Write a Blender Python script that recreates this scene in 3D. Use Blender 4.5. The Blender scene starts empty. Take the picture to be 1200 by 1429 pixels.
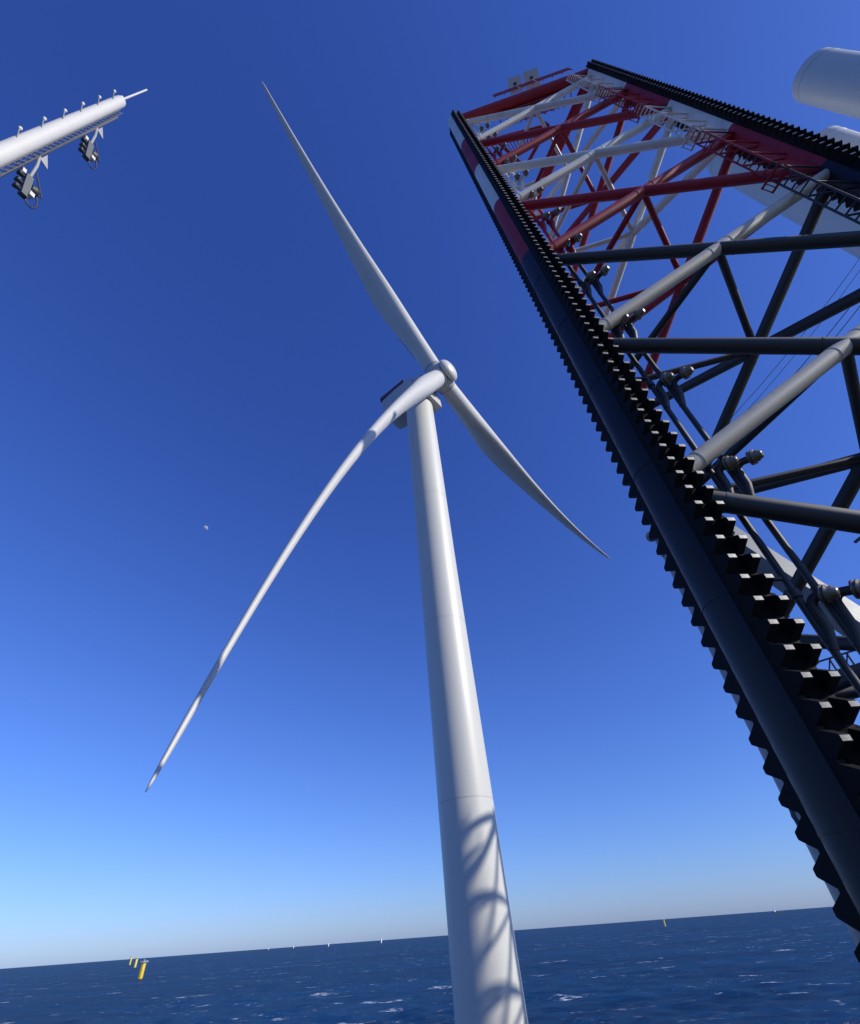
import bpy, math, random
import numpy as np
from mathutils import Matrix, Vector
random.seed(7)
R = math.radians
S = bpy.context.scene
COL = S.collection

# ------------------------------------------------------------------ camera, sky, sun, exposure
CAM_H = 25.0
def axes(f, zx, zy):                       # world axes (rows) in camera coordinates from the zenith's place
    z = np.array([(zx-600)/f, -(zy-714.5)/f, 1.0]); z /= np.linalg.norm(z)
    F = np.array([0, 0, 1.0]); Y = F-(F@z)*z; Y /= np.linalg.norm(Y)
    X = np.cross(Y, z)
    if X[0] < 0: X = -X
    return np.array([X, Y, z])
MW = axes(657, 545.5, -14.5)               # sea horizon
MV = axes(657, 526.5, -16.5)               # the jack-up vessel and turbine stand a touch off plumb
cam_d = bpy.data.cameras.new('camera'); cam = bpy.data.objects.new('camera', cam_d); COL.objects.link(cam)
cam_d.sensor_fit = 'VERTICAL'; cam_d.sensor_height = 36; cam_d.sensor_width = 36
cam_d.lens = 657/1429*36
cam_d.clip_start = 0.1; cam_d.clip_end = 200000
cm = Matrix.Identity(4)
for i in range(3):
    cm[i][0] = MW[i, 0]; cm[i][1] = MW[i, 1]; cm[i][2] = -MW[i, 2]
cm[2][3] = CAM_H
cam.matrix_world = cm
S.camera = cam

SUN_AZ, SUN_EL = 112.5, 30.0               # azimuth clockwise from +Y
W = bpy.data.worlds.new('World'); S.world = W; W.use_nodes = True
nt = W.node_tree; bg = nt.nodes['Background']
sky = nt.nodes.new('ShaderNodeTexSky'); sky.sky_type = 'NISHITA'; sky.sun_disc = False
sky.sun_elevation = R(SUN_EL); sky.sun_rotation = R(SUN_AZ)
sky.altitude = 0; sky.air_density = 1.0; sky.dust_density = 0.35; sky.ozone_density = 3.0
# one colour response for the whole sky: deep marine blue, the same everywhere
sep = nt.nodes.new('ShaderNodeSeparateColor'); com = nt.nodes.new('ShaderNodeCombineColor'); nt.links.new(sky.outputs[0], sep.inputs[0])
for ch, (gain, power) in enumerate(((0.66, 1.09), (0.88, 1.05), (1.49, 0.88))):
    a_ = nt.nodes.new('ShaderNodeMath'); a_.operation = 'MULTIPLY'; a_.inputs[1].default_value = 0.1
    b_ = nt.nodes.new('ShaderNodeMath'); b_.operation = 'POWER'; b_.inputs[1].default_value = power
    c_ = nt.nodes.new('ShaderNodeMath'); c_.operation = 'MULTIPLY'; c_.inputs[1].default_value = gain*10
    nt.links.new(sep.outputs[ch], a_.inputs[0]); nt.links.new(a_.outputs[0], b_.inputs[0]); nt.links.new(b_.outputs[0], c_.inputs[0]); nt.links.new(c_.outputs[0], com.inputs[ch])
nt.links.new(com.outputs[0], bg.inputs[0]); bg.inputs[1].default_value = 0.1
sd = bpy.data.lights.new('sun', 'SUN'); sd.energy = 4.4; sd.angle = R(0.5); sd.color = (1, 0.945, 0.855)
so = bpy.data.objects.new('sun', sd); COL.objects.link(so)
sdir = Vector((math.sin(R(SUN_AZ))*math.cos(R(SUN_EL)), math.cos(R(SUN_AZ))*math.cos(R(SUN_EL)), math.sin(R(SUN_EL))))
so.rotation_euler = sdir.to_track_quat('Z', 'Y').to_euler(); so.location = (60, -30, 150)
S.view_settings.view_transform = 'Standard'; S.view_settings.look = 'None'
S.view_settings.exposure = 0.0; S.view_settings.gamma = 1.0; S.view_settings.use_curve_mapping = False

# ------------------------------------------------------------------ frames
RV = MW @ MV.T
V4 = Matrix.Identity(4)
for i in range(3):
    for j in range(3): V4[i][j] = RV[i, j]
V4[2][3] = CAM_H
def pol(az, d, z=0.0): return np.array([d*math.sin(R(az)), d*math.cos(R(az)), z])

# ------------------------------------------------------------------ mesh builder
def nrm(v): v = np.asarray(v, float); return v/np.linalg.norm(v)
def frame(d):
    d = nrm(d); a = np.array([0, 0, 1.0]) if abs(d[2]) < 0.9 else np.array([1.0, 0, 0])
    u = nrm(np.cross(a, d)); return u, np.cross(d, u)
class MB:
    def __init__(s): s.v = []; s.f = []; s.m = []; s.sm = []
    def add(s, vs, fs, m=0, smooth=False):
        o = len(s.v); s.v += [tuple(map(float, p)) for p in vs]
        for f in fs: s.f.append(tuple(o+i for i in f)); s.m.append(m); s.sm.append(smooth)
    def tube(s, p, q, r, r2=None, n=14, caps=True, m=0):
        s.path([p, q], [r, r if r2 is None else r2], n, caps, m)
    def path(s, pts, rs, n=12, caps=True, m=0):
        pts = [np.asarray(p, float) for p in pts]
        if not hasattr(rs, '__len__'): rs = [rs]*len(pts)
        vs = []; u = None
        for i, p in enumerate(pts):
            a = pts[max(i-1, 0)]; b = pts[min(i+1, len(pts)-1)]; d = nrm(b-a)
            if u is None: u, w = frame(d)
            else: u = nrm(u-(u@d)*d); w = np.cross(d, u)
            for k in range(n):
                t = 2*math.pi*k/n; vs.append(p+rs[i]*(math.cos(t)*u+math.sin(t)*w))
        fs = [(i*n+k, i*n+(k+1) % n, (i+1)*n+(k+1) % n, (i+1)*n+k) for i in range(len(pts)-1) for k in range(n)]
        s.add(vs, fs, m, True)
        if caps:
            s.add(vs[:n], [tuple(range(n-1, -1, -1))], m); s.add(vs[-n:], [tuple(range(n))], m)
    def lathe(s, o, d, prof, n=28, m=0):           # prof: (along d, radius)
        o = np.asarray(o, float); d = nrm(d); u, w = frame(d); vs = []
        for h, r in prof:
            for k in range(n):
                t = 2*math.pi*k/n; vs.append(o+d*h+r*(math.cos(t)*u+math.sin(t)*w))
        fs = [(i*n+k, i*n+(k+1) % n, (i+1)*n+(k+1) % n, (i+1)*n+k) for i in range(len(prof)-1) for k in range(n)]
        s.add(vs, fs, m, True)
        s.add(vs[:n], [tuple(range(n-1, -1, -1))], m, prof[0][1] < 0.02); s.add(vs[-n:], [tuple(range(n))], m, prof[-1][1] < 0.02)
    def box(s, c, ax, half, m=0):                    # ax: three unit axes
        c = np.asarray(c, float); A = [np.asarray(a, float)*h for a, h in zip(ax, half)]
        vs = [c+i*A[0]+j*A[1]+k*A[2] for i in (-1, 1) for j in (-1, 1) for k in (-1, 1)]
        s.add(vs, [(0, 1, 3, 2), (4, 6, 7, 5), (0, 4, 5, 1), (2, 3, 7, 6), (0, 2, 6, 4), (1, 5, 7, 3)], m)
    def bar(s, p, q, w, h, side=None, m=0):
        p = np.asarray(p, float); q = np.asarray(q, float); d = nrm(q-p)
        u = nrm(np.cross(d, side)) if side is not None else frame(d)[0]
        s.box((p+q)/2, (d, np.cross(u, d), u), (np.linalg.norm(q-p)/2, w/2, h/2), m)
    def prism(s, poly, o, ex, ey, ez, t0, t1, m=0, ms=None):   # 2-D poly in ex, ey pushed along ez
        n = len(poly); P = [np.asarray(o)+a*np.asarray(ex)+b*np.asarray(ey) for a, b in poly]; ez = np.asarray(ez, float)
        vs = [p+ez*t0 for p in P]+[p+ez*t1 for p in P]
        s.add(vs, [tuple(range(n-1, -1, -1)), tuple(range(n, 2*n))], m)
        s.add(vs, [(i, (i+1) % n, n+(i+1) % n, n+i) for i in range(n)], m if ms is None else ms)
    def mesh(s, name, mats, off=(0, 0, 0)):
        me = bpy.data.meshes.new(name)
        o = np.asarray(off, float)
        me.from_pydata([tuple(np.asarray(p)-o) for p in s.v], [], s.f)
        for mt in mats: me.materials.append(mt)
        me.polygons.foreach_set('material_index', s.m); me.polygons.foreach_set('use_smooth', s.sm)
        import bmesh
        b = bmesh.new(); b.from_mesh(me); bmesh.ops.recalc_face_normals(b, faces=b.faces); b.to_mesh(me); b.free()
        me.update(); return me
    def build(s, name, mats, parent=None, off=None):
        if not isinstance(mats, (list, tuple)): mats = [mats]
        if off is None: off = parent['_off'] if parent is not None and '_off' in parent else (0, 0, 0)
        o = bpy.data.objects.new(name, s.mesh(name, mats, off)); COL.objects.link(o)
        if parent is not None: o.parent = parent; o['_off'] = tuple(off)
        return o
def tag(o, label, cat, group=None, kind=None):
    o['label'] = label; o['category'] = cat
    if group: o['group'] = group
    if kind: o['kind'] = kind
    return o
def thing(name, p, label, cat, group=None, world=False):
    o = bpy.data.objects.new(name, None); COL.objects.link(o); o.empty_display_size = 0.5
    T = Matrix.Translation(Vector([float(x) for x in p]))
    o.matrix_world = T if world else V4 @ T
    o['_off'] = tuple(float(x) for x in p); return tag(o, label, cat, group)

# ------------------------------------------------------------------ materials
def mat(name, col, rough=0.5, metal=0.0, var=0.0, scale=1.0, bump=0.0, spec=0.5, ior=1.5, dirt=None, stretch=(1, 1, 1)):
    m = bpy.data.materials.new(name); m.use_nodes = True; n = m.node_tree; p = n.nodes['Principled BSDF']
    p.inputs['Base Color'].default_value = (*col, 1); p.inputs['Roughness'].default_value = rough
    p.inputs['Metallic'].default_value = metal; p.inputs['IOR'].default_value = ior; p.inputs['Specular IOR Level'].default_value = spec
    if var or bump or dirt:
        tc = n.nodes.new('ShaderNodeTexCoord'); mp = n.nodes.new('ShaderNodeMapping'); mp.inputs['Scale'].default_value = stretch
        n.links.new(tc.outputs['Object'], mp.inputs[0])
        nz = n.nodes.new('ShaderNodeTexNoise'); nz.inputs['Scale'].default_value = scale; nz.inputs['Detail'].default_value = 6
        nz.inputs['Roughness'].default_value = 0.65
        n.links.new(mp.outputs[0], nz.inputs['Vector'])
        if var or dirt:
            mx = n.nodes.new('ShaderNodeMix'); mx.data_type = 'RGBA'
            c2 = dirt if dirt else tuple(max(0, c*(1-var)) for c in col)
            mx.inputs['A'].default_value = (*col, 1); mx.inputs['B'].default_value = (*c2, 1)
            rp = n.nodes.new('ShaderNodeValToRGB')
            rp.color_ramp.elements[0].position = 0.42 if not dirt else 0.52; rp.color_ramp.elements[1].position = 0.72
            n.links.new(nz.outputs['Fac'], rp.inputs[0]); n.links.new(rp.outputs[0], mx.inputs['Factor'])
            n.links.new(mx.outputs['Result'], p.inputs['Base Color'])
            rm = n.nodes.new('ShaderNodeMapRange'); rm.inputs['To Min'].default_value = max(0.05, rough-0.08); rm.inputs['To Max'].default_value = min(1, rough+0.12)
            n.links.new(nz.outputs['Fac'], rm.inputs['Value']); n.links.new(rm.outputs[0], p.inputs['Roughness'])
        if bump:
            bp = n.nodes.new('ShaderNodeBump'); bp.inputs['Strength'].default_value = bump; bp.inputs['Distance'].default_value = 0.02
            n.links.new(nz.outputs['Fac'], bp.inputs['Height']); n.links.new(bp.outputs[0], p.inputs['Normal'])
    return m
M_TURB = mat('turbine_white', (0.60, 0.595, 0.535), 0.40, var=0.06, scale=0.25, stretch=(1, 1, 0.25))
M_BLADE = mat('blade_white', (0.58, 0.57, 0.525), 0.42, var=0.05, scale=0.15)
M_HUB = mat('hub_grey_white', (0.49, 0.48, 0.445), 0.45, var=0.07, scale=0.6)
M_SEAM = mat('seam_grey', (0.42, 0.42, 0.42), 0.5)
M_NACDK = mat('nacelle_dark_metal', (0.10, 0.03, 0.04), 0.5)
M_DKGREY = mat('dark_grey', (0.05, 0.055, 0.06), 0.5, var=0.2, scale=3)
M_WHITE = mat('leg_white', (0.64, 0.635, 0.60), 0.50, ior=1.6, var=0.12, scale=1.2, dirt=(0.50, 0.48, 0.43), stretch=(1, 1, 0.4))
M_RED = mat('leg_red', (0.30, 0.008, 0.022), 0.52, ior=1.5, var=0.25, scale=1.5, dirt=(0.20, 0.010, 0.018), stretch=(1, 1, 0.4))
M_NAVY = mat('leg_black', (0.005, 0.006, 0.008), 0.60, ior=1.75, var=0.3, scale=1.5, dirt=(0.022, 0.014, 0.010), bump=0.05)
M_BGREY = mat('brace_sunlit_grey', (0.50, 0.46, 0.37), 0.55, ior=1.6, var=0.25, scale=1.5, dirt=(0.36, 0.33, 0.26))  # black paint lightened: sunlight on the front diagonals is put into the colour
M_CHORD = mat('chord_black', (0.004, 0.007, 0.014), 0.40, ior=1.4, var=0.3, scale=1.5, dirt=(0.008, 0.010, 0.015))
M_RACK = mat('rack_greased_steel', (0.004, 0.005, 0.007), 0.7, ior=1.25, var=0.3, scale=5, dirt=(0.010, 0.009, 0.008))
M_WEB = mat('rack_web_black', (0.004, 0.005, 0.006), 0.9, ior=1.15)
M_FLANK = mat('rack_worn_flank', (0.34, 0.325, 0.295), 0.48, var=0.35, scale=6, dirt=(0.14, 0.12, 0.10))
M_STEEL = mat('galvanised', (0.34, 0.33, 0.30), 0.38, metal=0.3, var=0.2, scale=5)
M_CAP = mat('outlet_cap', (0.20, 0.17, 0.14), 0.35, metal=0.75, var=0.3, scale=6)
M_ARM = mat('arm_grey_paint', (0.34, 0.35, 0.35), 0.45, var=0.15, scale=4)
M_BOX = mat('lamp_box_grey', (0.10, 0.11, 0.115), 0.45, var=0.2, scale=5)
M_TRAY = mat('tray_galvanised', (0.15, 0.16, 0.17), 0.45, metal=0.4, var=0.3, scale=8)
M_CRANE = mat('crane_pale_paint', (0.21, 0.225, 0.225), 0.45, var=0.12, scale=0.8)
M_MAST = mat('mast_white', (0.66, 0.645, 0.59), 0.4, var=0.08, scale=1.5)
M_YEL = mat('foundation_yellow', (0.62, 0.44, 0.02), 0.5, var=0.15, scale=0.6)
M_PALEYEL = mat('foundation_pale_yellow', (0.62, 0.50, 0.10), 0.5)
M_FAR = mat('distant_white', (0.75, 0.75, 0.74), 0.6)
M_ROPE = mat('galvanised_rope', (0.20, 0.21, 0.23), 0.5)
M_CABLE = mat('black_cable', (0.03, 0.03, 0.033), 0.5)
M_DECK = mat('deck_paint', (0.09, 0.11, 0.10), 0.7, var=0.3, scale=0.8)
M_HULL = mat('hull_paint', (0.03, 0.05, 0.10), 0.5, var=0.2, scale=0.5)

# ------------------------------------------------------------------ the sea
def make_sea():
    rng = np.random.default_rng(3)
    fine = np.radians(np.linspace(-46, 46, 1500)); rest = np.radians(np.linspace(46, 314, 120))[1:-1]
    az = np.concatenate([fine, rest]); na = len(az)
    dep = np.geomspace(math.atan(CAM_H/90.0), CAM_H/60000.0, 430)
    rad = np.concatenate([[0.01, 20, 50], CAM_H/np.tan(dep)]); nr = len(rad)
    X = rad[:, None]*np.sin(az)[None]; Y = rad[:, None]*np.cos(az)[None]
    dr = np.gradient(rad)[:, None]
    Z = np.zeros_like(X); SX = np.zeros_like(X)
    wind = R(200)
    for i in range(46):
        lam = 2.2*(45/2.2)**rng.random(); k = 2*math.pi/lam
        th = wind+rng.normal(0, 0.42); ph = rng.random()*6.283
        amp = 0.0095*lam*(0.5+rng.random()) if lam < 14 else 0.12*(0.5+rng.random())
        fade = np.clip(lam/(2.2*dr)-0.6, 0, 1)
        q = k*(X*math.sin(th)+Y*math.cos(th))+ph
        Z += amp*fade*np.sin(q); SX += amp*k*fade*np.cos(q)
    Z[:3] = 0
    # foam seeds: steep crests inside random patches
    co = np.stack([X, Y, Z], -1).reshape(-1, 3)
    idx = np.arange(nr*na).reshape(nr, na)
    a = idx[:-1, :]; b = idx[1:, :]
    F = np.stack([a, b, np.roll(b, -1, 1), np.roll(a, -1, 1)], -1).reshape(-1, 4)
    me = bpy.data.meshes.new('sea')
    me.vertices.add(len(co)); me.vertices.foreach_set('co', co.astype(np.float32).ravel())
    me.loops.add(F.size); me.loops.foreach_set('vertex_index', F.astype(np.int32).ravel())
    me.polygons.add(len(F)); me.polygons.foreach_set('loop_start', np.arange(0, F.size, 4, dtype=np.int32))
    me.polygons.foreach_set('use_smooth', np.ones(len(F), bool))
    at = me.attributes.new('crest', 'FLOAT', 'POINT')
    zz = Z/max(Z.std(), 1e-6)
    at.data.foreach_set('value', zz.astype(np.float32).ravel())
    me.update(calc_edges=True)
    m = bpy.data.materials.new('sea_water'); m.use_nodes = True; n = m.node_tree; L = n.links.new
    p = n.nodes['Principled BSDF']
    tc = n.nodes.new('ShaderNodeTexCoord')
    def noise(scale, st, det=4, rough=0.6):
        mp = n.nodes.new('ShaderNodeMapping'); mp.inputs['Scale'].default_value = st; mp.inputs['Rotation'].default_value = (0, 0, R(20))
        L(tc.outputs['Object'], mp.inputs[0])
        z = n.nodes.new('ShaderNodeTexNoise'); z.inputs['Scale'].default_value = scale; z.inputs['Detail'].default_value = det; z.inputs['Roughness'].default_value = rough
        L(mp.outputs[0], z.inputs['Vector']); return z.outputs['Fac']
    def ramp(x, lo, hi):
        r = n.nodes.new('ShaderNodeMapRange'); r.interpolation_type = 'SMOOTHSTEP'
        r.inputs['From Min'].default_value = lo; r.inputs['From Max'].default_value = hi; L(x, r.inputs['Value']); return r.outputs[0]
    def math2(op, a_, b_):
        q = n.nodes.new('ShaderNodeMath'); q.operation = op
        for i, x in enumerate((a_, b_)):
            if isinstance(x, (int, float)): q.inputs[i].default_value = x
            else: L(x, q.inputs[i])
        return q.outputs[0]
    ripple = noise(0.50, (1, 1.9, 1), 8, 0.70)
    bp = n.nodes.new('ShaderNodeBump'); bp.inputs['Strength'].default_value = 1.0; bp.inputs['Distance'].default_value = 0.8
    L(ripple, bp.inputs['Height'])
    big = noise(0.006, (0.6, 1.4, 1), 4, 0.55); mid = noise(0.09, (0.6, 2.0, 1), 6, 0.7)
    wm = n.nodes.new('ShaderNodeMix'); wm.data_type = 'RGBA'
    wm.inputs['A'].default_value = (0.0005, 0.019, 0.055, 1); wm.inputs['B'].default_value = (0.001, 0.048, 0.128, 1)
    L(ramp(math2('ADD', math2('MULTIPLY', mid, 0.6), math2('MULTIPLY', big, 0.4)), 0.41, 0.59), wm.inputs['Factor'])
    cr = n.nodes.new('ShaderNodeAttribute'); cr.attribute_name = 'crest'
    patch = noise(0.020, (0.6, 1.4, 1), 3, 0.6); small = noise(0.19, (0.80, 1.4, 1), 6, 0.68)
    f = math2('MULTIPLY', ramp(patch, 0.47, 0.60), ramp(small, 0.585, 0.655))
    f = math2('MULTIPLY', f, ramp(cr.outputs['Fac'], -1.2, 0.8))
    burst = math2('MULTIPLY', ramp(noise(0.033, (0.7, 1.3, 1), 2, 0.5), 0.66, 0.70), ramp(noise(0.35, (0.7, 1.4, 1), 6, 0.72), 0.48, 0.60))
    f = math2('MAXIMUM', math2('MULTIPLY', f, ramp(big, 0.30, 0.70)), burst)
    fm = n.nodes.new('ShaderNodeMix'); fm.data_type = 'RGBA'; fm.inputs['B'].default_value = (0.80, 0.82, 0.84, 1)
    L(wm.outputs['Result'], fm.inputs['A']); L(f, fm.inputs['Factor'])
    n.nodes.remove(p)
    df = n.nodes.new('ShaderNodeBsdfDiffuse'); gl = n.nodes.new('ShaderNodeBsdfGlossy'); gl.inputs['Roughness'].default_value = 0.22
    L(fm.outputs['Result'], df.inputs['Color']); L(bp.outputs[0], gl.inputs['Normal']); L(bp.outputs[0], df.inputs['Normal'])
    fr = n.nodes.new('ShaderNodeFresnel'); fr.inputs['IOR'].default_value = 1.33; L(bp.outputs[0], fr.inputs['Normal'])
    # a wind-roughened sea never reaches mirror reflectance near the horizon
    k = math2('MULTIPLY', math2('MINIMUM', fr.outputs[0], 0.18), math2('SUBTRACT', 1.0, f))
    ms = n.nodes.new('ShaderNodeMixShader'); L(k, ms.inputs[0]); L(df.outputs[0], ms.inputs[1]); L(gl.outputs[0], ms.inputs[2])
    L(ms.outputs[0], n.nodes['Material Output'].inputs['Surface'])
    me.materials.append(m)
    o = bpy.data.objects.new('sea', me); COL.objects.link(o); o['kind'] = 'structure'
    o['label'] = 'choppy dark blue sea with scattered whitecaps'
make_sea()

# vessel deck under and behind the camera (outside the picture; it carries the mast, the towers and the crane)
mb = MB()
poly = [(-20, -30), (90, -30), (90, 48), (58, 48), (40, 33), (30, 24), (19, 16), (17, 5.2), (12.2, 2.2), (2, 4.2), (-20, 4.2)]
mb.prism(poly, (0, 0, 0), (1, 0, 0), (0, 1, 0), (0, 0, 1), -1.72, -1.70, 0)
o = mb.build('vessel_deck', M_DECK); o.matrix_world = V4; o['kind'] = 'structure'; o['label'] = 'dark painted deck of the jack-up vessel'
mb = MB(); mb.prism(poly, (0, 0, 0), (1, 0, 0), (0, 1, 0), (0, 0, 1), -9.5, -1.724, 0)
o = mb.build('vessel_hull', M_HULL); o.matrix_world = V4; o['kind'] = 'structure'; o['label'] = 'dark blue hull of the jack-up vessel'

# ------------------------------------------------------------------ the wind turbine
TX = np.array([60*math.sin(R(0.3)), 60.0, 0])
def AX(z): return np.array([0.80-0.010*z, 60.0, z])      # the tower leans a hair to the left
def make_turbine():
    t = thing('wind_turbine', TX+[0, 0, -CAM_H], 'white three-bladed wind turbine rising from the sea in the middle of the view', 'wind turbine')
    off = t['_off']
    PSI, TAU = R(125.16), R(4.56)
    H = np.array([4.95, 57.2, 89.97])                                  # rotor centre
    TIPS = [np.array(p) for p in ((-33.29, 14.4, 172.84), (-12.45, 20.72, 5.11), (60.59, 136.48, 91.96))]
    a = np.array([math.sin(PSI)*math.cos(TAU), math.cos(PSI)*math.cos(TAU), math.sin(TAU)])
    up = nrm(np.array([0, 0, 1.0])-a*a[2]); s = np.cross(a, up)
    top = 83.6
    # tower in bolted sections
    zs = [-8.6, 10.5, 32, 56, top]; rad = lambda z: 3.16-0.30*min(1, max(0, (z+9)/50))-0.02*max(0, z-41)/40
    for i in range(4):
        b = MB(); z0, z1 = zs[i]+0.03, zs[i+1]-0.03; n = 72
        b.path([AX(z) for z in np.linspace(z0, z1, 12)], [rad(z) for z in np.linspace(z0, z1, 12)], n, False)
        b.build('tower_section', M_TURB, t)
        if i:
            f = MB(); f.path([AX(zs[i]-0.03), AX(zs[i]+0.03)], [rad(zs[i])-0.012]*2, n, False); f.build('flange_joint', M_SEAM, t)
    # yaw ring, transition piece, platform (below the picture)
    b = MB(); b.lathe(AX(top), (0, 0, 1), [(-0.02, 2.45), (0, 2.75), (0.55, 2.75), (0.56, 2.6), (4.4, 2.6)], 48); b.build('yaw_ring', M_HUB, t)
    b = MB(); TB = AX(-9)*[1, 1, 0]; b.lathe(TB+[0, 0, -CAM_H-2], (0, 0, 1), [(0, 3.5), (17.6, 3.5), (17.9, 3.3)], 48); b.build('transition_piece', M_YEL, t)
    b = MB(); b.lathe(TB+[0, 0, -9.4], (0, 0, 1), [(0, 5.2), (0.35, 5.4), (0.5, 5.4)], 32)
    for k in range(20):
        an = 2*math.pi*k/20; c = TB+np.array([5.2*math.cos(an), 5.2*math.sin(an), -8.9]); b.tube(c, c+[0, 0, 1.15], 0.04, n=6)
    for h in (-8.3, -7.8):
        b.path([TB+np.array([5.2*math.cos(q), 5.2*math.sin(q), h]) for q in np.linspace(0, 2*math.pi, 33)], 0.035, 6, False)
    b.build('work_platform', M_YEL, t)
    # nacelle: rounded box behind the generator ring
    an = nrm(a*np.array([1, 1, 0.75])); nu = nrm(np.array([0, 0, 1.0])-an*an[2]); ns = np.cross(an, nu)
    def sect(x, w, hu, hd, rr, n=6):
        P = []
        for cx_, cy_, t0 in ((w-rr, hu-rr, 0), (-(w-rr), hu-rr, 90), (-(w-rr), -(hd-rr), 180), (w-rr, -(hd-rr), 270)):
            for q in np.linspace(t0, t0+90, n): P.append((cx_+rr*math.cos(R(q)), cy_+rr*math.sin(R(q))))
        return [H+an*x+ns*p+nu*q for p, q in P]
    def loft(b, S_, cap=True, m=0):
        n = len(S_[0]); vs = [p for r_ in S_ for p in r_]
        b.add(vs, [(i*n+k, i*n+(k+1) % n, (i+1)*n+(k+1) % n, (i+1)*n+k) for i in range(len(S_)-1) for k in range(n)], m, True)
        if cap: b.add(S_[0], [tuple(range(n-1, -1, -1))], m); b.add(S_[-1], [tuple(range(n))], m)
    b = MB(); loft(b, [sect(-5.1, 3.0, 2.9, 3.6, 0.9), sect(-5.6, 3.25, 3.1, 3.85, 0.8), sect(-10.2, 3.25, 3.1, 3.75, 0.7), sect(-14.0, 3.05, 3.0, 2.9, 0.7), sect(-14.4, 2.7, 2.7, 2.5, 0.6)])
    nac = b.build('nacelle', M_HUB, t)
    b = MB(); b.lathe(H, an, [(-5.2, 2.7), (-5.1, 3.15), (-3.1, 3.2), (-2.95, 3.0)], 56); b.build('generator_ring', M_HUB, t)
    b = MB(); b.box(H+an*-4.9-nu*4.6, (an, ns, nu), (2.5, 2.6, 1.5)); b.build('bedplate_housing', M_HUB, nac)
    # hatch panels and seams low on the nacelle flank
    for x in (-7.0, -9.0, -11.0):
        b = MB(); b.bar(H+an*x+ns*3.262+nu*2.2, H+an*x+ns*3.262-nu*2.9, 0.05, 0.03, side=ns); b.build('panel_seam', M_SEAM, nac)
        b = MB(); b.bar(H+an*x-ns*3.262+nu*2.2, H+an*x-ns*3.262-nu*2.9, 0.05, 0.03, side=ns); b.build('panel_seam', M_SEAM, nac)
    # hoist platform with dark red guard on the roof
    b = MB()
    for sd_ in (-2.9, 2.9): b.box(H+an*-11.0+ns*sd_+nu*3.8, (an, ns, nu), (3.6, 0.06, 0.65))
    b.box(H+an*-14.6+nu*3.8, (an, ns, nu), (0.06, 2.9, 0.65)); b.box(H+an*-11.0+nu*3.22, (an, ns, nu), (3.6, 2.84, 0.08))
    b.build('hoist_platform', M_NACDK, nac)
    b = MB()
    b.tube(H+an*-6.3+ns*1.5+nu*3.0, H+an*-6.3+ns*1.5+nu*4.5, 0.16, n=8); b.build('weather_mast', M_HUB, nac); b = MB()
    b.tube(H+an*-6.6-ns*1.6+nu*3.0, H+an*-6.6-ns*1.6+nu*4.3, 0.12, n=8); b.build('weather_mast', M_HUB, nac)
    b = MB(); b.box(H+an*-4.2-ns*0.8-nu*3.5, (an, ns, nu), (0.8, 0.9, 0.55)); b.build('service_hatch', M_HUB, nac); b = MB(); b.box(H+an*-3.6+ns*1.2-nu*3.4, (an, ns, nu), (0.4, 0.5, 0.4)); b.build('service_hatch', M_HUB, nac)
    # hub and nose
    b = MB(); b.lathe(H, a, [(-2.7, 2.0), (-2.5, 2.3), (-0.2, 2.4), (1.8, 2.4)], 56); hub = b.build('hub', M_HUB, t)
    b = MB(); b.lathe(H, a, [(2.0, 2.2), (2.05, 2.6), (2.3, 2.68), (2.7, 2.6), (3.15, 2.3), (3.5, 1.75), (3.7, 1.1), (3.78, 0.5), (3.8, 0.01)], 56); b.build('nose_cone', M_TURB, t)
    # blades, feathered: leading edge into the wind
    fr = np.concatenate([np.linspace(0.022, 0.94, 130), np.linspace(0.9425, 1.0, 28)])
    def sm(xs, ys): t_ = np.linspace(0, 1, 401); y_ = np.interp(t_, xs, ys); k_ = np.exp(-0.5*(np.arange(-60, 61)/20.0)**2); k_ /= k_.sum(); return np.interp(fr, t_, np.convolve(np.pad(y_, 60, mode='edge'), k_, 'valid'))
    chord = sm( [0.0, 0.05, 0.10, 0.16, 0.22, 0.28, 0.40, 0.55, 0.70, 0.85, 0.95, 1.0], [3.8, 3.8, 4.0, 5.0, 5.9, 5.7, 4.4, 3.1, 2.2, 1.4, 0.9, 0.6])
    thick = sm([0.0, 0.05, 0.10, 0.16, 0.22, 0.30, 0.45, 0.70, 1.0], [1.0, 1.0, 0.84, 0.60, 0.48, 0.42, 0.40, 0.38, 0.36])
    chord = chord*np.sqrt(np.clip(1-np.clip((fr-0.965)/0.0353, 0, 1)**2.2, 0, 1))
    tws = sm([0, 0.15, 0.4, 0.7, 1], [-13, -14, -14.5, -13.5, -13])
    rnd = sm([0, 0.05, 0.2, 1], [1, 1, 0, 0])
    for k in range(3):
        tip = TIPS[k]; e = nrm(tip-H); tg = np.cross(a, e)
        n = 200; vs = []
        for i, r_ in enumerate(fr):
            c = H+r_*(tip-H)+(r_*r_-r_)*(5.5*a+10.5*tg)                # flexed and pre-bent
            tw = R(tws[i]); cd = a*math.cos(tw)+tg*math.sin(tw); td = np.cross(cd, e)
            for j in range(n):
                q = 2*math.pi*j/n; x = (1-math.cos(q))/2          # 0 leading .. 1 trailing
                yt = 5*thick[i]*(0.2969*math.sqrt(x)-0.126*x-0.3516*x*x+0.2843*x**3-0.1036*x**4)
                ya = (yt*(1 if q <= math.pi else -1))+0.03*(1-rnd[i])*4*x*(1-x)
                yc = 0.5*math.sin(q); xx = x
                y = ya*(1-rnd[i])+yc*rnd[i]
                piv = 0.32*(1-rnd[i])+0.5*rnd[i]
                vs.append(c+chord[i]*((piv-xx)*cd+y*td))
        b = MB(); m_ = len(fr)
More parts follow.
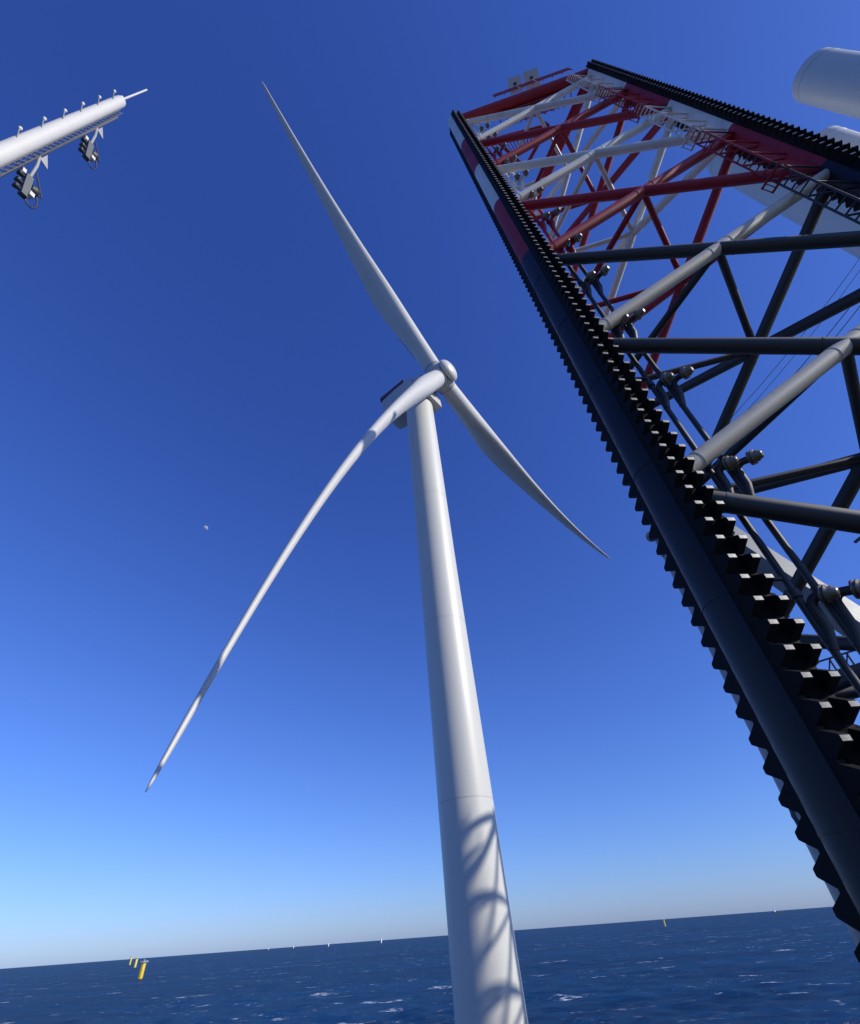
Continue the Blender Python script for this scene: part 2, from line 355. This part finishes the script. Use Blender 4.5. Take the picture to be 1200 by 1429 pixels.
        b.add(vs, [(i*n+j, i*n+(j+1) % n, (i+1)*n+(j+1) % n, (i+1)*n+j) for i in range(m_-1) for j in range(n)], 0, True)
        b.add(vs[:n], [tuple(range(n-1, -1, -1))]); b.add(vs[-n:], [tuple(range(n))])
        bl = b.build('blade', M_BLADE, t)
        b = MB(); q0 = []
        for i in range(7, 19, 2):
            p = vs[i*n+n//2]; q0.append(p)
        for p, q in zip(q0[:-1], q0[1:]):
            b.bar(p, q, 0.05, 0.16, side=np.cross(a, e))
        b.build('trailing_edge_strip', M_DKGREY, bl)
        b = MB(); d_ = nrm(e-(5.5*a+10.5*tg)/97.0); b.lathe(H, d_, [(1.0, 2.12), (2.55, 2.12), (2.62, 2.06), (2.63, 1.7)], 48); b.build('blade_collar', M_HUB, hub); b = MB(); b.lathe(H, d_, [(2.70, 1.7), (2.71, 2.06), (2.98, 2.06), (2.99, 1.7)], 48); b.build('blade_bearing', M_SEAM, hub)
make_turbine()

# ------------------------------------------------------------------ the jack-up leg
PA_ = np.array([4.55, 6.77, 0]); PB_ = np.array([14.08, 4.875, 0]); PC_ = np.array([10.03, 13.95, 0])
NODES = [42.3, 35.6, 29.5, 23.45, 17.45, 11.6, 6.0, 0.1, -5.8, -11.7, -17.6, -23.5, -29.4]
PAINT = [M_WHITE, M_RED, M_WHITE, M_RED]+[M_NAVY]*9
TOPZ = 43.6; BOTZ = -27.0
TR = 0.43; ERT = 0.475; TH = 0.235; PITCH = 0.37; PT_ = 0.13; SEPS = (0.39, 0.28, 0.28)
BR = 0.19
def beads(b, p, q):                          # weld beads and end sleeves on a brace
    p = np.asarray(p, float); q = np.asarray(q, float); d = nrm(q-p); Ln = np.linalg.norm(q-p)
    for x in (0.62, 0.95, Ln/2-0.42, Ln/2+0.42, Ln-0.95, Ln-0.62): b.tube(p+d*(x-0.02), p+d*(x+0.02), BR+0.009, n=20)
def tooth_poly():
    return [(-0.001, -PITCH*0.45), (TH*0.95, -PITCH*0.125), (TH, -PITCH*0.085), (TH, PITCH*0.085), (TH*0.95, PITCH*0.125), (-0.001, PITCH*0.45)]
def add_tooth(b, o, ex, ey):
    pl = tooth_poly(); n = len(pl); k0 = len(b.m); b.prism(pl, o, ex, (0, 0, 1), ey, -PT_/2, PT_/2, 0)
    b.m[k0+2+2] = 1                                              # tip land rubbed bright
def tooth_mesh():
    b = MB(); add_tooth(b, (0, 0, 0), (1, 0, 0), (0, 1, 0))
    return b.mesh('rack_tooth', [M_RACK, M_FLANK])
def make_leg(label, origin, rot=0.0, full=True):
    base = np.array([*PA_[:2], BOTZ])
    t = thing('jackup_leg', base, label, 'jack-up leg', 'legs of the jack-up vessel')
    cen = (PA_+PB_+PC_)/3
    chords = [PA_, PB_, PC_]
    tm = tooth_mesh()
    for ci, P in enumerate(chords):
        SEP = SEPS[ci]
        rad = nrm(P-cen); tan = np.array([-rad[1], rad[0], 0])
        if tan@(-P) < 0: tan = -tan                                # tan points towards the camera side
        if ci == 0: q = R(-10); tan = np.array([tan[0]*math.cos(q)-tan[1]*math.sin(q), tan[0]*math.sin(q)+tan[1]*math.cos(q), 0]); rad = np.array([tan[1], -tan[0], 0])
        if ci == 1: tan = np.array([-0.305, -0.952, 0]); rad = np.array([tan[1], -tan[0], 0])
        ks = [TOPZ]+NODES[1:5]+[BOTZ]
        for i in range(5):
            b = MB(); b.tube(P+[0, 0, ks[i]], P+[0, 0, ks[i+1]], TR, n=40, caps=(i == 0))
            for z in np.arange(ks[i+1]+0.8, ks[i], 2.97): b.tube(P+[0, 0, z-0.02], P+[0, 0, z+0.02], TR+0.007, n=40)
            b.build('chord_tube', M_CHORD if i == 4 else PAINT[i], t)
        for sp in (-1, 1):
            c = P+rad*sp*SEP/2
            b = MB(); b.box(c+[0, 0, (TOPZ+BOTZ)/2], (tan, rad, (0, 0, 1)), (ERT, PT_/2, (TOPZ-BOTZ)/2))
            if sp > 0:
                w_ = MB(); w_.box(P+[0, 0, (TOPZ+BOTZ)/2-0.02], (tan, rad, (0, 0, 1)), (ERT+0.02, SEP/2-PT_/2-0.003, (TOPZ-BOTZ)/2-0.03)); w_.build('rack_web', M_WEB, t)
            zlist = np.arange(BOTZ+0.2, TOPZ-0.15, PITCH)
            singles = []
            for sg in (-1, 1):
                for z in zlist:
                    if full and ci == 0 and -4 < z < 21: singles.append((sg, z)); continue
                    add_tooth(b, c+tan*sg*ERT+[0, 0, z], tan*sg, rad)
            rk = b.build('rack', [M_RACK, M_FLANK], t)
            for sg, z in singles:
                q = bpy.data.objects.new('rack_tooth', tm); COL.objects.link(q); q.parent = rk
                ex = tan*sg; ez = np.array([0, 0, 1.0]); ey = np.cross(ez, ex); p = c+tan*sg*ERT+[0, 0, z]-base
                q.matrix_local = Matrix(((ex[0], ey[0], 0, p[0]), (ex[1], ey[1], 0, p[1]), (0, 0, 1, p[2]), (0, 0, 0, 1)))
    mids = {}
    for fi, (P, Q) in enumerate(((PA_, PB_), (PB_, PC_), (PA_, PC_))):
        for i in range(len(NODES)-1):
            if NODES[i] < BOTZ+6: continue
            z0, z1 = NODES[i], NODES[i+1]; pm = PAINT[i]; gap = 0.10
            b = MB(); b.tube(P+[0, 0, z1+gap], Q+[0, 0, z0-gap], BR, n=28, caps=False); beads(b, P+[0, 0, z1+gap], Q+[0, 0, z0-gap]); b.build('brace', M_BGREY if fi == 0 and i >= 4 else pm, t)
            b = MB(); b.tube(P+[0, 0, z0-gap], Q+[0, 0, z1+gap], BR, n=28, caps=False); beads(b, P+[0, 0, z0-gap], Q+[0, 0, z1+gap]); b.build('brace', pm, t)
            mids[(fi, i)] = (P+Q)/2+[0, 0, (z0+z1)/2]
        b = MB(); b.tube(P+[0, 0, TOPZ-0.55], Q+[0, 0, TOPZ-0.55], 0.36, n=20, caps=False); b.build('top_beam', M_RED, t)
    for i in range(len(NODES)-1):
        if (0, i) not in mids: continue
        for f, g in ((0, 1), (1, 2), (2, 0)):
            b = MB(); b.tube(mids[(f, i)], mids[(g, i)], 0.12, n=12, caps=False); b.build('inner_brace', PAINT[i], t)
    # ladder with landings up the inner side of the right-hand chord
    lat = np.array([math.cos(R(71.4)), -math.sin(R(71.4)), 0]); tow = -nrm(PB_)
    for i in range(5):
        z0 = NODES[i]+0.6; z1 = NODES[i+1]-0.4 if i < 4 else -1.0
        o0 = PB_-lat*0.56+tow*1.70; b = MB()
        for d in (-0.2, 0.2): b.bar(o0-lat*d+[0, 0, z0], o0-lat*d+[0, 0, z1], 0.06, 0.05, side=lat)
        for z in np.arange(z1+0.2, z0, 0.42): b.tube(o0-lat*0.2+[0, 0, z], o0+lat*0.2+[0, 0, z], 0.03, n=6)
        for z in np.arange(z1+0.5, z0, 1.8):
            for d in (-0.2, 0.2): b.bar(o0-lat*d+[0, 0, z], PB_+lat*-0.1-lat*d*0.3+tow*0.3+[0, 0, z], 0.05, 0.05)
        lad = b.build('ladder', PAINT[i], t)
        b = MB(); zz = z1+0.15; c0 = PB_-lat*0.66+tow*1.85
        for d in (-0.22, 0.22): b.bar(c0-lat*0.38+tow*d+[0, 0, zz], c0+lat*0.38+tow*d+[0, 0, zz], 0.05, 0.06)
        for x in np.linspace(-0.36, 0.36, 6): b.bar(c0+lat*x-tow*0.22+[0, 0, zz+0.03], c0+lat*x+tow*0.22+[0, 0, zz+0.03], 0.04, 0.03)
        b.build('ladder_landing', PAINT[i], lad)
    # railed walkway round the top
    b = MB(); dn = nrm(PB_-PA_); inn = nrm(np.array([-dn[1], dn[0], 0]));
    if inn@(cen-PA_) < 0: inn = -inn
    for x0, x1, zz in ((3.1, 8.5, TOPZ-0.2),):
        p0, p1 = PA_+dn*x0+[0, 0, zz], PA_+dn*x1+[0, 0, zz]
        b.bar(p0+inn*0.42, p1+inn*0.42, 1.9, 0.06, side=(0, 0, 1))
        for d in (-0.5, 1.35):
            for h in (0.55, 1.1): b.tube(p0+inn*d+[0, 0, h], p1+inn*d+[0, 0, h], 0.04, n=6)
            for x in np.linspace(0, 1, 9): q = p0+(p1-p0)*x+inn*d; b.tube(q, q+[0, 0, 1.1], 0.03, n=6)
        for x in np.linspace(0.03, 0.97, 12): q = p0+(p1-p0)*x; b.bar(q-inn*0.1-[0, 0, 0.05], q+inn*1.35-[0, 0, 0.05], 0.06, 0.06)
    b.build('top_walkway', M_RED, t)
    b = MB(); c0 = cen+[0, 0, TOPZ-1.4]                                # hung platform inside the leg head
    q = [PA_*0.45+cen*0.55, PB_*0.35+cen*0.65, PC_*0.2+cen*0.8]
    for i in range(3):
        u, w_ = q[i]+[0, 0, TOPZ-1.6], q[(i+1) % 3]+[0, 0, TOPZ-1.6]; b.bar(u, w_, 0.12, 0.22, side=(0, 0, 1))
    for f in np.linspace(0.05, 0.95, 12): u = q[0]*(1-f)+q[1]*f; b.bar(u+[0, 0, TOPZ-1.6], q[2]*0.5+u*0.5+[0, 0, TOPZ-1.6], 0.18, 0.05, side=(0, 0, 1))
    for v_ in q: b.bar(v_+[0, 0, TOPZ-1.6], v_+[0, 0, TOPZ-0.4], 0.08, 0.08)
    b.build('leg_head_platform', M_RED, t)
    if full:
        for x, s_ in ((4.9, 0.95), (6.1, 1.05)):
            b = MB(); c = PA_+dn*x-inn*0.5+[0, 0, TOPZ+1.75]; fac = nrm(-inn*0.75-np.array([0, 0, 0.66]))
            fx = dn; fz = np.cross(fx, fac); fz = fz if fz[2] > 0 else -fz
            b.box(c, (fx, fz, fac), (s_*0.5, s_*0.6, 0.03)); b.tube(c-[0, 0, 1.8], c-fac*0.05, 0.04, n=6)
            sg = b.build('sign_plate', M_HUB, t)
            b = MB(); b.lathe(c+fac*0.034+fz*0.05, fac, [(0, 0.13), (0.012, 0.13)], 16); b.bar(c+fac*0.036-fz*0.22, c+fac*0.036, 0.05, 0.02, side=fac); b.build('sign_mark', M_DKGREY, sg)
        # riser pipes with goose-neck outlets beside the rear chord
        for az, dist, reach in ((39.55, 8.9, 0.36), (41.4, 9.1, 0.47)):
            P = pol(az, dist); out = nrm(np.array([math.cos(R(az)), -math.sin(R(az)), 0.])-0.25*nrm(P))
            ks = [NODES[0]]+NODES[1:5]+[BOTZ]
            outz = [z for z in np.arange(2.97*1.16, 42, 2.97)]
            for i in range(5):
                b = MB(); b.tube(P+[0, 0, ks[i]], P+[0, 0, ks[i+1]], 0.058, n=14, caps=False)
                for z in np.arange(ks[i+1]+0.9, ks[i], 2.97): b.tube(P+[0, 0, z-0.07], P+[0, 0, z+0.07], 0.085, n=14)
                if az < 40:
                    for z in np.arange(ks[i+1]+1.2, ks[i], 2.97): b.bar(P+[0, 0, z], PA_+[0, 0, z], 0.05, 0.06)
                pp = b.build('riser_pipe', PAINT[i], t)
                for zt in outz:
                    if not ks[i+1] < zt <= ks[i]: continue
                    b = MB(); pts = [P+[0, 0, zt-0.80], P+out*0.05+[0, 0, zt-0.66], P+out*0.10+[0, 0, zt-0.50], P+out*0.11+[0, 0, zt-0.14]]
                    for q in np.linspace(15, 115, 8): pts.append(P+out*(0.11+0.13*(1-math.cos(R(q))))+[0, 0, zt-0.14+0.13*math.sin(R(q))])
                    e0 = np.array(pts[-1]); d_ = nrm(e0-np.array(pts[-2])); pts.append(e0+d_*(reach-0.34)); b.path(pts, 0.072, 14); b.build('outlet', PAINT[i], pp)
                    e0 = np.array(pts[-1]); b = MB()
                    b.lathe(e0-d_*0.02, d_, [(0, 0.075), (0.0, 0.145), (0.03, 0.15), (0.035, 0.12), (0.055, 0.12), (0.06, 0.145), (0.085, 0.145), (0.09, 0.11), (0.15, 0.115), (0.17, 0.085), (0.21, 0.085), (0.23, 0.04)], 22)
                    b.build('outlet_cap', M_CAP, pp)
    if origin is not None:
        t.matrix_world = V4 @ Matrix.Translation(Vector([*origin, BOTZ])) @ Matrix.Rotation(rot, 4, 'Z')
    return t
make_leg('towering lattice leg with toothed black racks and red, white and black bands beside the turbine', None)
SV = RV.T @ np.array(sdir)                      # the sun's direction in the vessel's frame
FAR_LEG = make_leg('second banded lattice leg standing beyond the white towers, outside the picture', tuple((AX(7.6)+(43.6-7.6)/SV[2]*SV+0.2*np.array([0.31, 0.95, 0]))[:2]), R(101.9-90-SUN_AZ), full=False)

# ------------------------------------------------------------------ pre-assembled white towers on the deck
def deck_tower(az, d, label, r=2.85, h=88.0):
    P = pol(az, d, -1.70)
    t = thing('turbine_tower', P, label, 'tower', 'white towers standing on the vessel deck')
    zz = [0, 24, 50, 70, h+1.7]
    for i in range(4):
        b = MB(); z0, z1 = zz[i]+0.02, zz[i+1]-0.02; b.path([P+[0, 0, z] for z in np.linspace(z0, z1, 5)], r, 64, False); b.build('tower_section', M_TURB, t)
        if i: f = MB(); f.path([P+[0, 0, zz[i]-0.02], P+[0, 0, zz[i]+0.02]], r-0.01, 64, False); f.build('flange_joint', M_SEAM, t)
    f = MB(); f.lathe(P+[0, 0, h+1.7], (0, 0, 1), [(-1.6, r+0.004), (-1.55, r+0.03), (-0.9, r-0.05), (-0.35, r-0.25), (0.0, r-0.65), (0.1, r-1.2), (0.12, 0.01)], 64); f.build('top_cover', M_HUB, t)
    f = MB(); f.lathe(P, (0, 0, 1), [(0, r+0.5), (0.4, r+0.5), (0.42, r)], 48); f.build('sea_fastening', M_DKGREY, t)
deck_tower(78.4, 60.0, 'white tower cylinder at the upper right corner, farthest from the lattice leg', h=83.8)
deck_tower(72.3, 69.5, 'white tower cylinder just above the black rack, half hidden by it', h=85.8)
deck_tower(67.8, 56.5, 'pale tower cylinder showing through the red and black braces of the lattice leg')

# ------------------------------------------------------------------ white crane post and strut seen behind the leg
def make_crane():
    d = 30.0; P = pol(33.0, d, -1.7)
    t = thing('deck_crane', P, 'pale crane column and sloping strut glimpsed behind the black toothed chord', 'crane')
    b = MB(); b.lathe(P, (0, 0, 1), [(0, 1.75), (0.2, 1.72), (20.2, 1.66), (20.3, 1.4)], 36); b.build('column', M_CRANE, t)
    b = MB(); p0 = pol(34.5, d, 20.5); p1 = pol(47.5, d, 2.4); b.bar(p0, p1, 1.15, 1.15, side=(0.17, -0.98, 0)); st = b.build('strut', M_CRANE, t)
    b = MB(); off = nrm(np.cross(p1-p0, (0, 0, 1.)))
    tocam = nrm(-pol(40, 1.0))
    for k in np.linspace(0.25, 0.95, 9):
        q = p0+(p1-p0)*k; b.tube(q+[0, 0, 0.5], q+[0.25, 0.1, 1.5], 0.03, n=6)
    b.tube(p0+(p1-p0)*0.25+[0.25, 0.1, 1.5], p0+(p1-p0)*0.95+[0.25, 0.1, 1.5], 0.03, n=6); b.build('handrail', M_STEEL, st)
    # service gallery with cross-braced railing
    b = MB(); g0 = pol(36.0, 27.0, 6.6); g1 = pol(46.0, 27.0, 6.6)
    b.bar(g0, g1, 1.2, 0.12, side=(0, 0, 1))
    for k in np.linspace(0, 1, 8): q = g0+(g1-g0)*k; b.tube(q, q+[0, 0, 1.15], 0.045, n=6)
    for h in (0.6, 1.15): b.tube(g0+[0, 0, h], g1+[0, 0, h], 0.04, n=6)
    for k in range(7): q = g0+(g1-g0)*k/7; w = g0+(g1-g0)*(k+1)/7; b.tube(q, w+[0, 0, 1.1], 0.03, n=6)
    for k in (0.1, 0.5, 0.9): q = g0+(g1-g0)*k; b.bar(q-[0, 0, 0.05], np.array([*(P[:2]*0.3+q[:2]*0.7), 1.0]), 0.12, 0.12)
    b.build('service_gallery', M_DKGREY, t)
    # lamp head and fittings at the column's left rim
    b = MB(); c = pol(29.9, d-0.6, 18.3); b.tube(c+[0.5, 0, 0.6], c+[-0.1, 0, 0.3], 0.09, n=8); b.lathe(c+[-0.1, 0.0, 0.35], nrm((-0.5, -0.7, -0.6)), [(-0.25, 0.1), (-0.1, 0.26), (0.25, 0.36), (0.3, 0.30), (0.31, 0.02)], 18)
    b.box(c+[0.25, 0, -0.9], ((1, 0, 0), (0, 1, 0), (0, 0, 1)), (0.25, 0.2, 0.35)); b.tube(c+[0.1, 0, -1.5], c+[0.35, 0, 1.6], 0.05, n=6); b.build('flood_lamp', M_STEEL, t)
    b = MB(); c = pol(30.3, d-1.4, 2.6); b.path([c+[0.3, 0, 0.7], c+[-0.15, 0, 0.45], c+[-0.25, 0, 0], c+[-0.12, 0, -0.45], c+[0.35, 0, -0.7]], 0.10, 10); b.build('bent_pipe', M_DKGREY, t)
    b = MB(); g = pol(46.4, 27.0, 12.1); b.bar(g, pol(52.0, 26.0, 12.3), 0.10, 0.10); b.bar(pol(46.9, 27, 12.0), pol(50, 26.5, 10.6), 0.07, 0.07); b.bar(pol(50, 26.5, 12.2), pol(50, 26.5, -1.7), 0.15, 0.15); b.build('rail_arm', M_DKGREY, t)
make_crane()
# wire ropes slanting down behind the leg
for i, (a0, t0, a1, t1, r, lab) in enumerate((
    (70.0, 0.965, 40.5, 0.795, 0.040, 'thin grey wire rope behind the lattice leg, uppermost of the four'),
    (70.0, 0.948, 40.8, 0.778, 0.035, 'faint grey wire rope running just under the uppermost one behind the leg'),
    (72.0, 0.925, 46.0, 0.785, 0.050, 'dark wire rope behind the lattice leg, third from the top'),
    (72.0, 0.908, 46.2, 0.768, 0.050, 'dark wire rope behind the lattice leg, lowest of the four'))):
    b = MB(); p = pol(a0, 66.0, 66.0*t0); q = pol(a1, 52.0, 52.0*t1)
    b.path([p+(q-p)*k+[0, 0, -1.2*4*k*(1-k)] for k in np.linspace(0, 1, 9)], r, 6)
    o = b.build('wire_rope', M_ROPE); o.matrix_world = V4; tag(o, lab, 'wire rope', 'wire ropes behind the leg')

# ------------------------------------------------------------------ white tubular mast at the upper left
def make_mast():
    az, d = -77.75, 14.0; P = pol(az, d, -1.7); lat = np.array([math.cos(R(az)), -math.sin(R(az)), 0]); tow = -nrm(pol(az, 1.0)); Z = np.array([0, 0, 1.0])
    P0 = pol(az, d, 0)
    t = thing('tube_mast', P, 'white tubular mast with two drooping lamp arms at the upper left', 'mast')
    zt = 33.0
    b = MB(); b.lathe(P0, (0, 0, 1), [(-1.7, 0.42), (10, 0.34), (zt-0.25, 0.25), (zt-0.06, 0.23), (zt, 0.15)], 32); b.build('mast_tube', M_MAST, t)
    b = MB(); b.lathe(P0, (0, 0, 1), [(-1.7, 0.8), (-1.6, 0.8), (-1.58, 0.42)], 24); b.build('base_flange', M_MAST, t)
    b = MB(); q = P0+lat*0.02+Z*zt; b.path([q-Z*0.1, q+Z*0.5-lat*0.05, q+Z*4.0-lat*0.02], [0.07, 0.05, 0.045], 10); b.lathe(q+Z*0.12-lat*0.12, (0, 0, 1), [(0, 0.04), (0.05, 0.09), (0.2, 0.09), (0.25, 0.04)], 12); b.build('antenna', M_MAST, t)
    for z in (11.0, 13.6, 16.2, 18.5, 20.5, 22.45, 24.35, 26.2, 28.0, 29.9, 31.8):
        b = MB(); p = P0-lat*0.17+tow*0.18+Z*z; w = P0-lat*0.40+tow*0.14+Z*(z+0.70)
        b.tube(p, w, 0.022, n=8); b.build('post_stem', M_STEEL, t); b = MB(); b.lathe(w, (0, 0, 1), [(-0.02, 0.03), (0.02, 0.062), (0.10, 0.066), (0.15, 0.02)], 10)
        b.build('post_lamp', M_MAST, t)
        b = MB(); b.bar(p-tow*0.0, p+lat*0.30-Z*0.28, 0.02, 0.02); b.build('post_stay', M_STEEL, t)
    # lattice cable tray on the right side
    b = MB(); c = P0+lat*0.36
    for dd, tt in ((0, 0.12), (0, -0.12), (0.24, 0.12), (0.24, -0.12)): b.bar(c+lat*dd+tow*tt-Z*1.5, c+lat*(dd*0.55-0.10)+tow*tt+Z*(zt-0.9), 0.03, 0.03)
    for k, z in enumerate(np.arange(8, zt-1.2, 0.42)):
        sh = 1-0.45*(z+1.5)/(zt+0.6)
        c_ = c-lat*0.10*(z+1.5)/(zt+0.6); e0, e1 = c_+Z*z, c_+lat*0.24*sh+Z*(z+0.42); b.bar(e0+tow*0.12, e1+tow*0.12, 0.025, 0.02); b.bar(c_+lat*0.24*sh+Z*z-tow*0.12, c_+Z*(z+0.42)-tow*0.12, 0.025, 0.02); b.bar(c_+lat*0.24*sh+tow*0.12+Z*z, c_+lat*0.24*sh-tow*0.12+Z*z, 0.025, 0.02)
        if k % 3 == 0: b.bar(c+Z*z-lat*0.14, c+Z*z, 0.05, 0.03)
    b.path([c+lat*0.1+Z*z for z in np.linspace(-1.5, zt-1.5, 8)], 0.05, 8); b.build('cable_tray', M_TRAY, t)
    for z0 in (28.9, 23.35):
        b = MB(); p = c+lat*0.12+Z*z0
        b.path([p, p+lat*0.18-Z*0.55, p+lat*0.30-Z*1.15, p+lat*0.42-Z*1.75], 0.055, 10)
        b.add([p+lat*0.05+Z*0.5, p+lat*0.05-Z*0.1, p+lat*0.40-Z*0.15, p+lat*0.05+Z*0.5+tow*0.03, p+lat*0.05-Z*0.1+tow*0.03, p+lat*0.40-Z*0.15+tow*0.03], [(0, 1, 2), (5, 4, 3), (0, 3, 4, 1), (1, 4, 5, 2), (2, 5, 3, 0)])
        ar = b.build('lamp_arm', M_ARM, t)
        b = MB(); h = p+lat*0.50-Z*2.0; dx = nrm(lat*0.30-Z*0.95); b.box(h, (dx, tow, np.cross(dx, tow)), (0.56, 0.10, 0.115)); b.build('lamp_housing', M_BOX, ar)
        b = MB()
        for q in (0.35, -0.05, -0.4):
            b = MB(); b.lathe(h-dx*q+np.cross(dx, tow)*0.15, np.cross(dx, tow), [(0, 0.07), (0.10, 0.11), (0.18, 0.12), (0.19, 0.08)], 14); b.build('lamp_head', M_DKGREY, ar)
        b = MB(); b.lathe(h-dx*0.1-np.cross(dx, tow)*0.13, -np.cross(dx, tow), [(0, 0.16), (0.1, 0.20), (0.24, 0.20), (0.25, 0.05)], 14)
        b.build('lamp_head', M_DKGREY, ar)
        b = MB(); b.box(h+dx*0.30+lat*0.16+tow*0.1, (dx, tow, np.cross(dx, tow)), (0.10, 0.10, 0.08)); b.build('lamp_bracket', M_MAST, ar); b = MB(); b.box(h-dx*0.50-lat*0.22, (dx, tow, np.cross(dx, tow)), (0.10, 0.08, 0.06)); b.build('lamp_bracket', M_MAST, ar)
        b = MB(); ct = h+dx*0.25+lat*0.26
        b.path([p+lat*0.35-Z*0.9, ct+lat*0.16+Z*0.55]+[ct+lat*0.24*math.cos(q)+dx*0.42*math.sin(q) for q in np.linspace(-1.2, 4.2, 16)], 0.028, 8); b.build('cable_loop', M_CABLE, ar)
make_mast()

# ------------------------------------------------------------------ turbine foundations out at sea (world frame, sea level 0)
def foundation(az, d, label, m, r=3.4, h=19.5, far=False, name='turbine_foundation', group='foundations standing in the sea'):
    P = pol(az, d, 0); t = thing(name, P, label, 'foundation', group, world=True)
    b = MB(); b.lathe(P-[0, 0, 2], (0, 0, 1), [(0, r), (h+1.2, r), (h+1.4, r*0.96)], 20); b.build('transition_piece', m, t)
    b = MB(); b.lathe(P+[0, 0, h-0.6], (0, 0, 1), [(0, r*1.15), (0.5, r*1.75), (0.9, r*1.75)], 20)
    for k in range(10):
        a = 2*math.pi*k/10; c = P+np.array([r*1.68*math.cos(a), r*1.68*math.sin(a), h]); b.tube(c, c+[0, 0, 1.5], 0.12, n=5)
    b.path([P+np.array([r*1.68*math.cos(q), r*1.68*math.sin(q), h+1.5]) for q in np.linspace(0, 2*math.pi, 17)], 0.12, 5, False); b.build('platform', M_FAR, t)
    b = MB(); c = P+[r*0.4, -r*0.6, h]; b.tube(c, c+[0, 0, 3.2], 0.25, n=6); b.tube(c+[0, 0, 3.2], c+[-2.6, 0, 3.9], 0.18, n=6); b.build('davit_crane', M_FAR, t)
    b = MB()
    for s_ in (-1, 1): b.tube(P+[s_*1.0, -r-0.7, -1], P+[s_*1.0, -r-0.7, h-0.5], 0.25, n=6)
    for z in range(1, int(h), 2): b.tube(P+[-1.0, -r-0.7, z], P+[1.0, -r-0.7, z], 0.12, n=5)
    b.build('boat_landing', m, t)
foundation(-26.6, 1170, 'bright yellow turbine foundation, nearest and largest of those at the left', M_YEL)
foundation(-27.2, 2650, 'smaller pale yellow foundation just left of the bright yellow one', M_PALEYEL, r=4.2, h=25)
foundation(-27.62, 3900, 'faint pale foundation breaking the horizon behind the two yellow ones', M_PALEYEL, r=4.4, h=33)
foundation(17.7, 2900, 'small pale yellow foundation alone on the sea between tower and leg', M_PALEYEL, r=3.4, h=22)
for az, d, h, lab in ((-7.25, 6900, 40, 'tiny white marker column on the horizon nearest the turbine tower'), (-11.9, 8200, 34, 'second tiny white column along the horizon, counted leftwards from the turbine tower'),
                      (-14.9, 11500, 38, 'third tiny white column along the horizon, counted leftwards from the turbine tower'), (-17.0, 14000, 40, 'farthest left of the tiny white columns on the horizon')):
    foundation(az, d, lab, M_FAR, r=6.5, h=h, group='white columns on the horizon')
def ship():
    P = pol(26.6, 9000, 0); t = thing('ship', P, 'tiny hazy ship on the horizon beside the black rack', 'ship', world=True)
    b = MB(); b.prism([(-60, 0), (62, 0), (70, 11), (-62, 11)], P, (1, 0, 0), (0, 0, 1), (0, 1, 0), -9, 9); b.build('hull', M_DKGREY, t)
    b = MB(); b.box(P+[-42, 0, 20], ((1, 0, 0), (0, 1, 0), (0, 0, 1)), (11, 8, 9)); b.box(P+[-44, 0, 32], ((1, 0, 0), (0, 1, 0), (0, 0, 1)), (4, 4, 3)); b.build('bridge', M_FAR, t)
    b = MB(); b.tube(P+[10, 0, 11], P+[10, 0, 42], 1.2, n=8); b.tube(P+[45, 0, 11], P+[45, 0, 34], 1.0, n=8); b.build('mast', M_FAR, t)
ship()

# ------------------------------------------------------------------ the daytime moon: the sunlit side, faint
def moon():
    f = 657.0; c = np.array([(286.3-600)/f, -(737.3-714.5)/f, 1.0]); w = nrm(MW @ c); D = 60000.0
    P = w*D+[0, 0, CAM_H]; rr = D*0.0052
    ld = nrm(np.array(sdir)); tc = -w
    side = nrm(ld-(ld@tc)*tc)
    u = np.cross(tc, side); b = MB(); n = 14; vs = []; fs = []
    for i in range(n+1):
        la = -math.pi/2+math.pi*i/n
        for j in range(n+1):
            lo = math.pi*j/n-0.0*math.pi
            vs.append(P+rr*(math.cos(la)*(math.sin(lo)*side*1.0+math.cos(lo)*tc)+math.sin(la)*u))
    for i in range(n):
        for j in range(n): k = i*(n+1)+j; fs.append((k, k+1, k+n+2, k+n+1))
    b.add(vs, fs, 0, True)
    m = mat('moon_rock', (0.30, 0.33, 0.40), 0.9, spec=0.0, var=0.25, scale=0.008)
    o = b.build('moon', m, off=P); o.location = Vector(P); tag(o, 'faint half moon in the blue sky left of the turbine', 'moon')
moon()
for o in bpy.data.objects:
    if '_off' in o: del o['_off']
